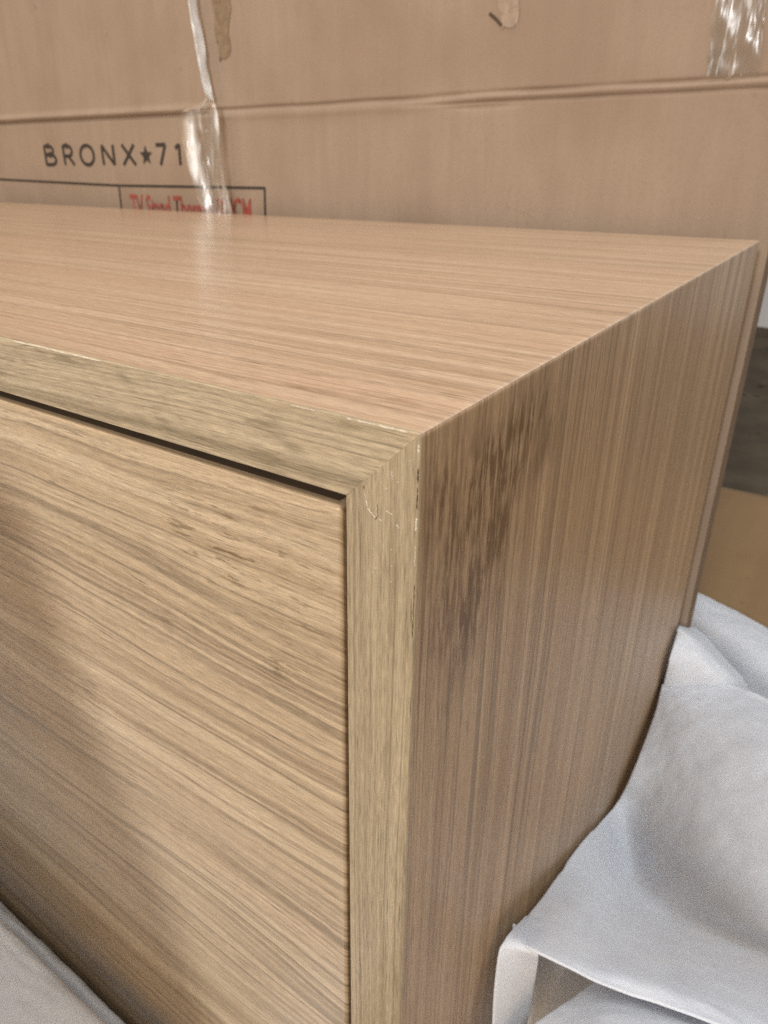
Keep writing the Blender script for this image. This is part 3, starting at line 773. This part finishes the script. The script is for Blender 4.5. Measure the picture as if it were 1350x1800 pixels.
def face_y(x, z):
    """Surface of the carton's face: scored fold, dents and a slight bulge."""
    d = z - crease_z(x)
    y = 0.0
    left = 1 - sm(-0.56, -0.48, x)
    right = sm(-0.30, -0.21, x)
    mid = 1 - left - right
    # a rolled lip with a sharp groove under it on the left
    y += left * (-0.0032 * math.exp(-((d - 0.002) / 0.0032) ** 2) + 0.0032 * math.exp(-((d + 0.0034) / 0.0016) ** 2))
    # single soft fold in the middle
    y += max(0, mid) * (0.0022 * math.exp(-(d / 0.0016) ** 2) - 0.0010 * math.exp(-((d + 0.006) / 0.004) ** 2))
    # double fold on the right
    k1 = 0.6 + 0.5 * mnoise.noise(Vector((x * 21, 3.0, 0.0)))
    k2 = 0.6 + 0.6 * mnoise.noise(Vector((x * 17, 9.0, 0.0)))
    y += right * (k1 * 0.0026 * math.exp(-((d - 0.0016) / 0.0015) ** 2) - 0.0013 * math.exp(-((d + 0.0012) / 0.0024) ** 2)
                  + k2 * 0.0024 * math.exp(-((d + 0.0050) / 0.0011) ** 2))
    # crumple beside the end of the double fold
    y += 0.0025 * math.exp(-((x + 0.215) / 0.022) ** 2 - ((d + 0.008) / 0.0018) ** 2)
    y += 0.0022 * max(0.0, d) * 6.0
    y += 0.0020 * mnoise.noise(Vector((x * 9, z * 7, 1.0))) + 0.0007 * mnoise.noise(Vector((x * 33, z * 26, 4.0)))
    y -= 0.003 * math.exp(-((x + 0.45) / 0.05) ** 2 - ((z - 0.45) / 0.09) ** 2)
    return YB + y


xs = [BX0 + (BX1 - BX0) * i / 240 for i in range(241)]
zs = sorted(set([0.0, 0.1, 0.2, 0.3] + [0.34 + 0.005 * i for i in range(29)] + [0.484 + 0.0007 * i for i in range(36)]
                + [0.512 + 0.006 * i for i in range(24)] + [0.70, 0.80, 0.95]))
bm = grid_bm([[(x, face_y(x, z), z) for x in xs] for z in zs])
fp = mesh_obj("front_panel", shift(bm, box_loc), 'carton', carton, True)
tag(fp, "creased printed face of the carton")
mesh_obj("end_panel", shift(box_bm(BX1 - 0.004, BX1, YB + 0.006, YB + BT, 0, BZ), box_loc), 'core_and_shade', carton)  # darker than the carton's own colour: shade painted on this end
mesh_obj("end_panel", shift(box_bm(BX0, BX0 + 0.004, YB + 0.006, YB + BT, 0, BZ), box_loc), 'carton', carton)
mesh_obj("back_panel", shift(box_bm(BX0 + 0.0045, BX1 - 0.0045, YB + BT - 0.004, YB + BT, 0, BZ), box_loc), 'carton', carton)
mesh_obj("top_flap", shift(box_bm(BX0 + 0.0045, BX1 - 0.0045, YB + 0.009, YB + BT - 0.0045, BZ - 0.004, BZ), box_loc), 'carton', carton)
# the rounded score where the face turns into the end
mesh_obj("corner_fold", shift(box_bm(BX1 - 0.0035, BX1 + 0.0002, YB + 0.0015, YB + 0.0058, 0, BZ), box_loc), 'core_and_shade', carton)  # same darker colour, carrying on the painted shade of the end


def ribbon_on_face(pts, w, lift=0.0004, closed=False):
    """Flat ink stroke that follows the carton's face; pts are (x, z)."""
    P = [Vector((a, b)) for a, b in pts]
    dense = []
    for i in range(len(P) - 1):
        k = max(1, int((P[i + 1] - P[i]).length / 0.004))
        for j in range(k):
            dense.append(P[i].lerp(P[i + 1], j / k))
    dense.append(P[-1])
    bm = bmesh.new()
    rows = []
    n = len(dense)
    for i, q in enumerate(dense):
        t0 = dense[i] - dense[i - 1] if i > 0 else (dense[i] - dense[-2] if closed else dense[1] - dense[0])
        t1 = dense[i + 1] - dense[i] if i < n - 1 else (dense[1] - dense[0] if closed else dense[-1] - dense[-2])
        t0.normalize(); t1.normalize()
        tt = (t0 + t1)
        if tt.length < 1e-6:
            tt = t1.copy()
        tt.normalize()
        sd = Vector((-tt.y, tt.x)) * (w / 2) / max(0.5, abs(tt.dot(t1)))
        rows.append([bm.verts.new((c.x, face_y(c.x, c.y) - lift, c.y)) for c in (q - sd, q + sd)])
    for i in range(n - 1):
        bm.faces.new((rows[i][0], rows[i][1], rows[i + 1][1], rows[i + 1][0]))
    return bm


def letter(strokes, x0, x1, z0, z1, w, name="printed_letter", mat='ink'):
    out = bmesh.new()
    for st in strokes:
        closed = st[0] == st[-1]
        b = ribbon_on_face([(x0 + (x1 - x0) * a, z0 + (z1 - z0) * c) for a, c in st], w, 0.0004, closed)
        me = bpy.data.meshes.new("tmp")
        b.to_mesh(me)
        b.free()
        out.from_mesh(me)
        bpy.data.meshes.remove(me)
    bmesh.ops.recalc_face_normals(out, faces=out.faces)
    return mesh_obj(name, shift(out, box_loc), mat, fp)


def arc(cx, cy, rx, ry, a0, a1, n=14):
    return [(cx + rx * math.cos(math.radians(a0 + (a1 - a0) * i / n)), cy + ry * math.sin(math.radians(a0 + (a1 - a0) * i / n))) for i in range(n + 1)]


GL = {
    'B': [[(0.1, 0), (0.1, 1)], [(0.1, 0.98), (0.5, 0.98)] + arc(0.5, 0.765, 0.30, 0.215, 90, -90) + [(0.1, 0.55)],
          [(0.1, 0.53), (0.55, 0.53)] + arc(0.55, 0.275, 0.38, 0.255, 90, -90) + [(0.1, 0.02)]],
    'R': [[(0.1, 0), (0.1, 1)], [(0.1, 0.98), (0.5, 0.98)] + arc(0.5, 0.72, 0.36, 0.26, 90, -90) + [(0.1, 0.46)], [(0.48, 0.46), (0.95, 0.0)]],
    'O': [arc(0.5, 0.5, 0.46, 0.49, 0, 360, 30)],
    'N': [[(0.08, 0), (0.08, 1)], [(0.08, 0.98), (0.92, 0.02)], [(0.92, 0), (0.92, 1)]],
    'X': [[(0.04, 0), (0.96, 1)], [(0.04, 1), (0.96, 0)]],
    '7': [[(0.02, 0.97), (0.95, 0.97)], [(0.92, 0.97), (0.35, 0.0)]],
    '1': [[(0.1, 0.80), (0.75, 0.97)], [(0.75, 0.99), (0.75, 0.0)]],
}
LZ0, LZ1 = 0.4450, 0.4655
for ch, xa, xb in (('B', -0.808, -0.7835), ('R', -0.7695, -0.7475), ('O', -0.7355, -0.709), ('N', -0.695, -0.6715), ('X', -0.659, -0.6365),
                   ('7', -0.602, -0.5855), ('1', -0.572, -0.562)):
    letter(GL[ch], xa, xb, LZ0, LZ1 + 0.0012 * (-xa - 0.56) / 0.25, 0.0040)
# five pointed star
bm = bmesh.new()
cxs, czs, R1, R2 = -0.6185, 0.4546, 0.0105, 0.0046
ring = []
for k in range(10):
    r_ = R1 if k % 2 == 0 else R2
    an = math.pi / 2 + k * math.pi / 5
    x, z = cxs + r_ * math.cos(an), czs + r_ * math.sin(an)
    ring.append(bm.verts.new((x, face_y(x, z) - 0.0005, z)))
cv = bm.verts.new((cxs, face_y(cxs, czs) - 0.0005, czs))
for k in range(10):
    bm.faces.new((cv, ring[k], ring[(k + 1) % 10]))
mesh_obj("printed_star", shift(bm, box_loc), 'ink', fp)
# ruled box of the shipping print
for pts in ([(-0.98, 0.4285), (-0.85, 0.4262), (-0.672, 0.4232), (-0.4432, 0.4242)], [(-0.672, 0.423), (-0.676, 0.34)], [(-0.4440, 0.4240), (-0.4470, 0.34)]):
    mesh_obj("printed_rule", shift(ribbon_on_face(pts, 0.0026), box_loc), 'ink', fp)
# red line of print, mostly hidden by the cabinet
cu = bpy.data.curves.new("red_print", 'FONT')
cu.body = "TV Stand Thomas 180CM"
cu.size = 1.0
cu.offset = 0.018
tmp = bpy.data.objects.new("red_print", cu)
col.objects.link(tmp)
bpy.context.view_layer.update()
me = bpy.data.meshes.new_from_object(tmp.evaluated_get(bpy.context.evaluated_depsgraph_get()))
bpy.data.objects.remove(tmp)
xs_ = [v.co.x for v in me.vertices]
ys_ = [v.co.y for v in me.vertices]
x0_, x1_, y0_, y1_ = min(xs_), max(xs_), min(ys_), max(ys_)
for v in me.vertices:
    u = (v.co.x - x0_) / (x1_ - x0_)
    h = (v.co.y - y0_) / (y1_ - y0_)
    x = -0.655 + 0.192 * u
    z = 0.3875 + 0.0270 * h
    v.co = Vector((x, face_y(x, z) - 0.0005, z)) - Vector(box_loc)
me.materials.append(M['red'])
ro = bpy.data.objects.new("printed_line", me)
col.objects.link(ro)
ro.parent = fp
tag(ro, "red printed product line half hidden by the cabinet top")


# flat patches stuck to the face
def patch_on_face(corners, mat, name, lift=0.0006, rough=0.0006, n=14, crumple=0.0, seed=0):
    a, b, c, d = [Vector(q) for q in corners]      # bl, br, tr, tl in (x, z)
    rows = []
    for i in range(n + 1):
        row = []
        for j in range(n + 1):
            u, v = j / n, i / n
            q = (a.lerp(b, u)).lerp(d.lerp(c, u), v)
            e = Vector((mnoise.noise(Vector((v * 6, seed, 0))) * rough if j in (0, n) else 0, mnoise.noise(Vector((u * 6, seed, 7))) * rough if i in (0, n) else 0))
            q = q + e
            y = face_y(q.x, q.y) - lift - crumple * max(0.0, 0.35 + mnoise.noise(Vector((q.x * 60, q.y * 34, seed))) + 0.6 * mnoise.noise(Vector((q.x * 120, q.y * 80, seed + 2))))
            row.append((q.x, y, q.y))
        rows.append(row)
    o = mesh_obj(name, shift(grid_bm(rows), box_loc), mat, fp, True)
    return o


tag(patch_on_face([(-0.497, 0.538), (-0.484, 0.540), (-0.474, 0.63), (-0.508, 0.63)], 'browntape', "tape_patch", rough=0.004, seed=1), "brown tape remnant behind the loose clear tape")
tag(patch_on_face([(-1.01, 0.53), (-0.893, 0.5385), (-0.852, 0.63), (-0.98, 0.63)], 'browntape', "tape_patch", rough=0.003, seed=2), "brown tape remnant at the far left")
tag(patch_on_face([(-0.203, 0.5395), (-0.1905, 0.5390), (-0.186, 0.62), (-0.222, 0.62)], 'torn', "tape_patch", rough=0.005, seed=3), "torn pale paper patch with a dark scratch")
tag(patch_on_face([(-0.0535, 0.4985), (-0.0235, 0.4975), (-0.030, 0.62), (-0.062, 0.62)], 'film', "tape_patch", crumple=0.0016, n=44, rough=0.003, seed=4), "crumpled clear tape patch near the right edge")
tag(patch_on_face([(-0.0545, 0.4995), (-0.0450, 0.4995), (-0.0450, 0.5140), (-0.0545, 0.5140)], 'browntape', "tape_patch", lift=0.0003, rough=0.002, seed=6), "brown smear under the clear tape patch")
mesh_obj("scratch", shift(ribbon_on_face([(-0.2135, 0.5495), (-0.2080, 0.5455), (-0.2025, 0.5405)], 0.0022, 0.0009), box_loc), 'scar_and_shade', fp)

# ------------------------------------------------------------------ loose clear tape hanging in front of the carton
tape_loc = (-0.505, D + 0.012, 0.40)
cl = [(-0.5215, 0.640, 0.002, 0.0), (-0.5185, 0.600, 0.0022, 0.2), (-0.5155, 0.569, 0.0055, 0.5), (-0.511, 0.541, 0.005, 0.3), (-0.5065, 0.512, 0.0025, 0.1), (-0.507, 0.500, 0.026, 0.1),
      (-0.5135, 0.492, 0.050, 0.0), (-0.5135, 0.467, 0.049, 0.0), (-0.510, 0.440, 0.048, 0.0), (-0.5045, 0.418, 0.046, 0.0), (-0.5005, 0.398, 0.043, 0.0), (-0.499, 0.384, 0.040, 0.0)]
cv_ = spline([Vector((a, b, w)) for a, b, w, k in cl], 8)
rows = []
fold_glint_w = []
NT_ = 26
for i, q in enumerate(cv_):
    row = []
    for j in range(NT_ + 1):
        u = j / NT_ - 0.5
        wid = max(q.z, 0.0016)
        x = q.x + u * wid
        z = q.y + 0.004 * mnoise.noise(Vector((u * 5, q.y * 40, 2)))
        fold = 0.0042 * mnoise.noise(Vector((u * 5.0, q.y * 18, 9))) + 0.0022 * mnoise.noise(Vector((u * 10, q.y * 34, 5)))
        # both long edges curl towards the viewer
        curl = -0.010 * (abs(u) * 2) ** 3 * min(1.0, wid / 0.04)
        thin = 0.006 * math.sin(u * 9) * (1 - min(1.0, wid / 0.03))
        x += 0.0018 * mnoise.noise(Vector((u * 3, q.y * 60, 12)))
        y = min(YB - 0.0045, D + 0.0125 + fold + curl + thin)
        row.append((x, y, z))
        e = max(0.0, 1 - abs(u + 0.34) / 0.13) * (1.0 if 0.425 < z < 0.485 else 0.35) + max(0.0, 1 - abs(u - 0.38) / 0.12)  # white stripes painted where glints run along both edges
        fold_glint_w.append(max(min(1.0, e), 1 - min(1.0, wid / 0.016)))
    rows.append(row)
tape = mesh_obj("clear_tape", shift(grid_bm(rows), tape_loc), 'film', None, True)
tape.location = tape_loc
at_ = tape.data.attributes.new('fold_and_glint', 'FLOAT', 'POINT')
for i_, v_ in enumerate(fold_glint_w):
    at_.data[i_].value = v_
tag(tape, "loose twisted strip of clear tape hanging over the printed carton face", "tape")

# ------------------------------------------------------------------ flattened card on the floor
bm = grid_bm([[(x, y, 0.004 + 0.0012 * mnoise.noise(Vector((x * 12, y * 12, 0)))) for x in [-0.35 + 1.5 * i / 60 for i in range(61)]]
              for y in [0.53 + 0.455 * j / 30 for j in range(31)]])
cs = mesh_obj("cardboard_sheet", shift(bm, (0.4, 0.75, 0)), 'sheet', None, True)
cs.location = (0.4, 0.75, 0)
md = cs.modifiers.new("solid", 'SOLIDIFY')
md.thickness = 0.0035
tag(cs, "flattened golden brown cardboard sheet on the floor behind the white foam", "cardboard")

# ------------------------------------------------------------------ packing foam
def foam(nets, name, label, loc, n=14, thick=0.0011):
    root = thing(name, label, "foam sheet", loc)
    for key, pname, amp in nets:
        rows = patch(NETS[key], n)
        rows2 = []
        for r in rows:
            rr_ = []
            for q in r:
                wr = mnoise.noise(Vector((q.x * 40 + q.z * 60, q.y * 150, q.z * 120)))
                rid = math.sin((q.y * 0.8 + q.z * 0.55 + 0.006 * mnoise.noise(q * 22)) * 1500) * max(0.0, mnoise.noise(q * 16 + Vector((3, 1, 7))) + 0.3) * 0.00038
                dz = rid + amp * (mnoise.noise(q * 38) + 0.5 * mnoise.noise(q * 95) + 0.3 * (1 - abs(wr) * 2.2))
                rr_.append((q.x + abs(dz) * 0.3, q.y, q.z + dz))
            rows2.append(rr_)
        bm = grid_bm(rows2)
        bmesh.ops.recalc_face_normals(bm, faces=bm.faces)
        o = mesh_obj(pname, shift(bm, loc), 'foam', root, True)
        md = o.modifiers.new("solid", 'SOLIDIFY')
        md.thickness = thick
        md.offset = -1
        md = o.modifiers.new("sub", 'SUBSURF')
        md.levels = md.render_levels = 1
    return root


foam([('L1', 'fold', 0.0012), ('L2', 'roll', 0.0008), ('U', 'fold', 0.0012), ('L5', 'lobe', 0.0003),
      ('L6', 'flap', 0.0008), ('L7', 'lining', 0.0004)],
     "foam_sheet", "rumpled white packing foam bundled against the right side of the TV stand", (0.08, 0.3, 0.0))
foam([('F1', 'roll', 0.0026), ('F2', 'fold', 0.0020), ('W', 'fold', 0.0016)],  # last fold is the added bundle, out of view
     "foam_sheet", "white packing foam along the drawer's base at the bottom left with an added unseen bundle that shades the drawer", (-0.45, -0.1, 0.0))
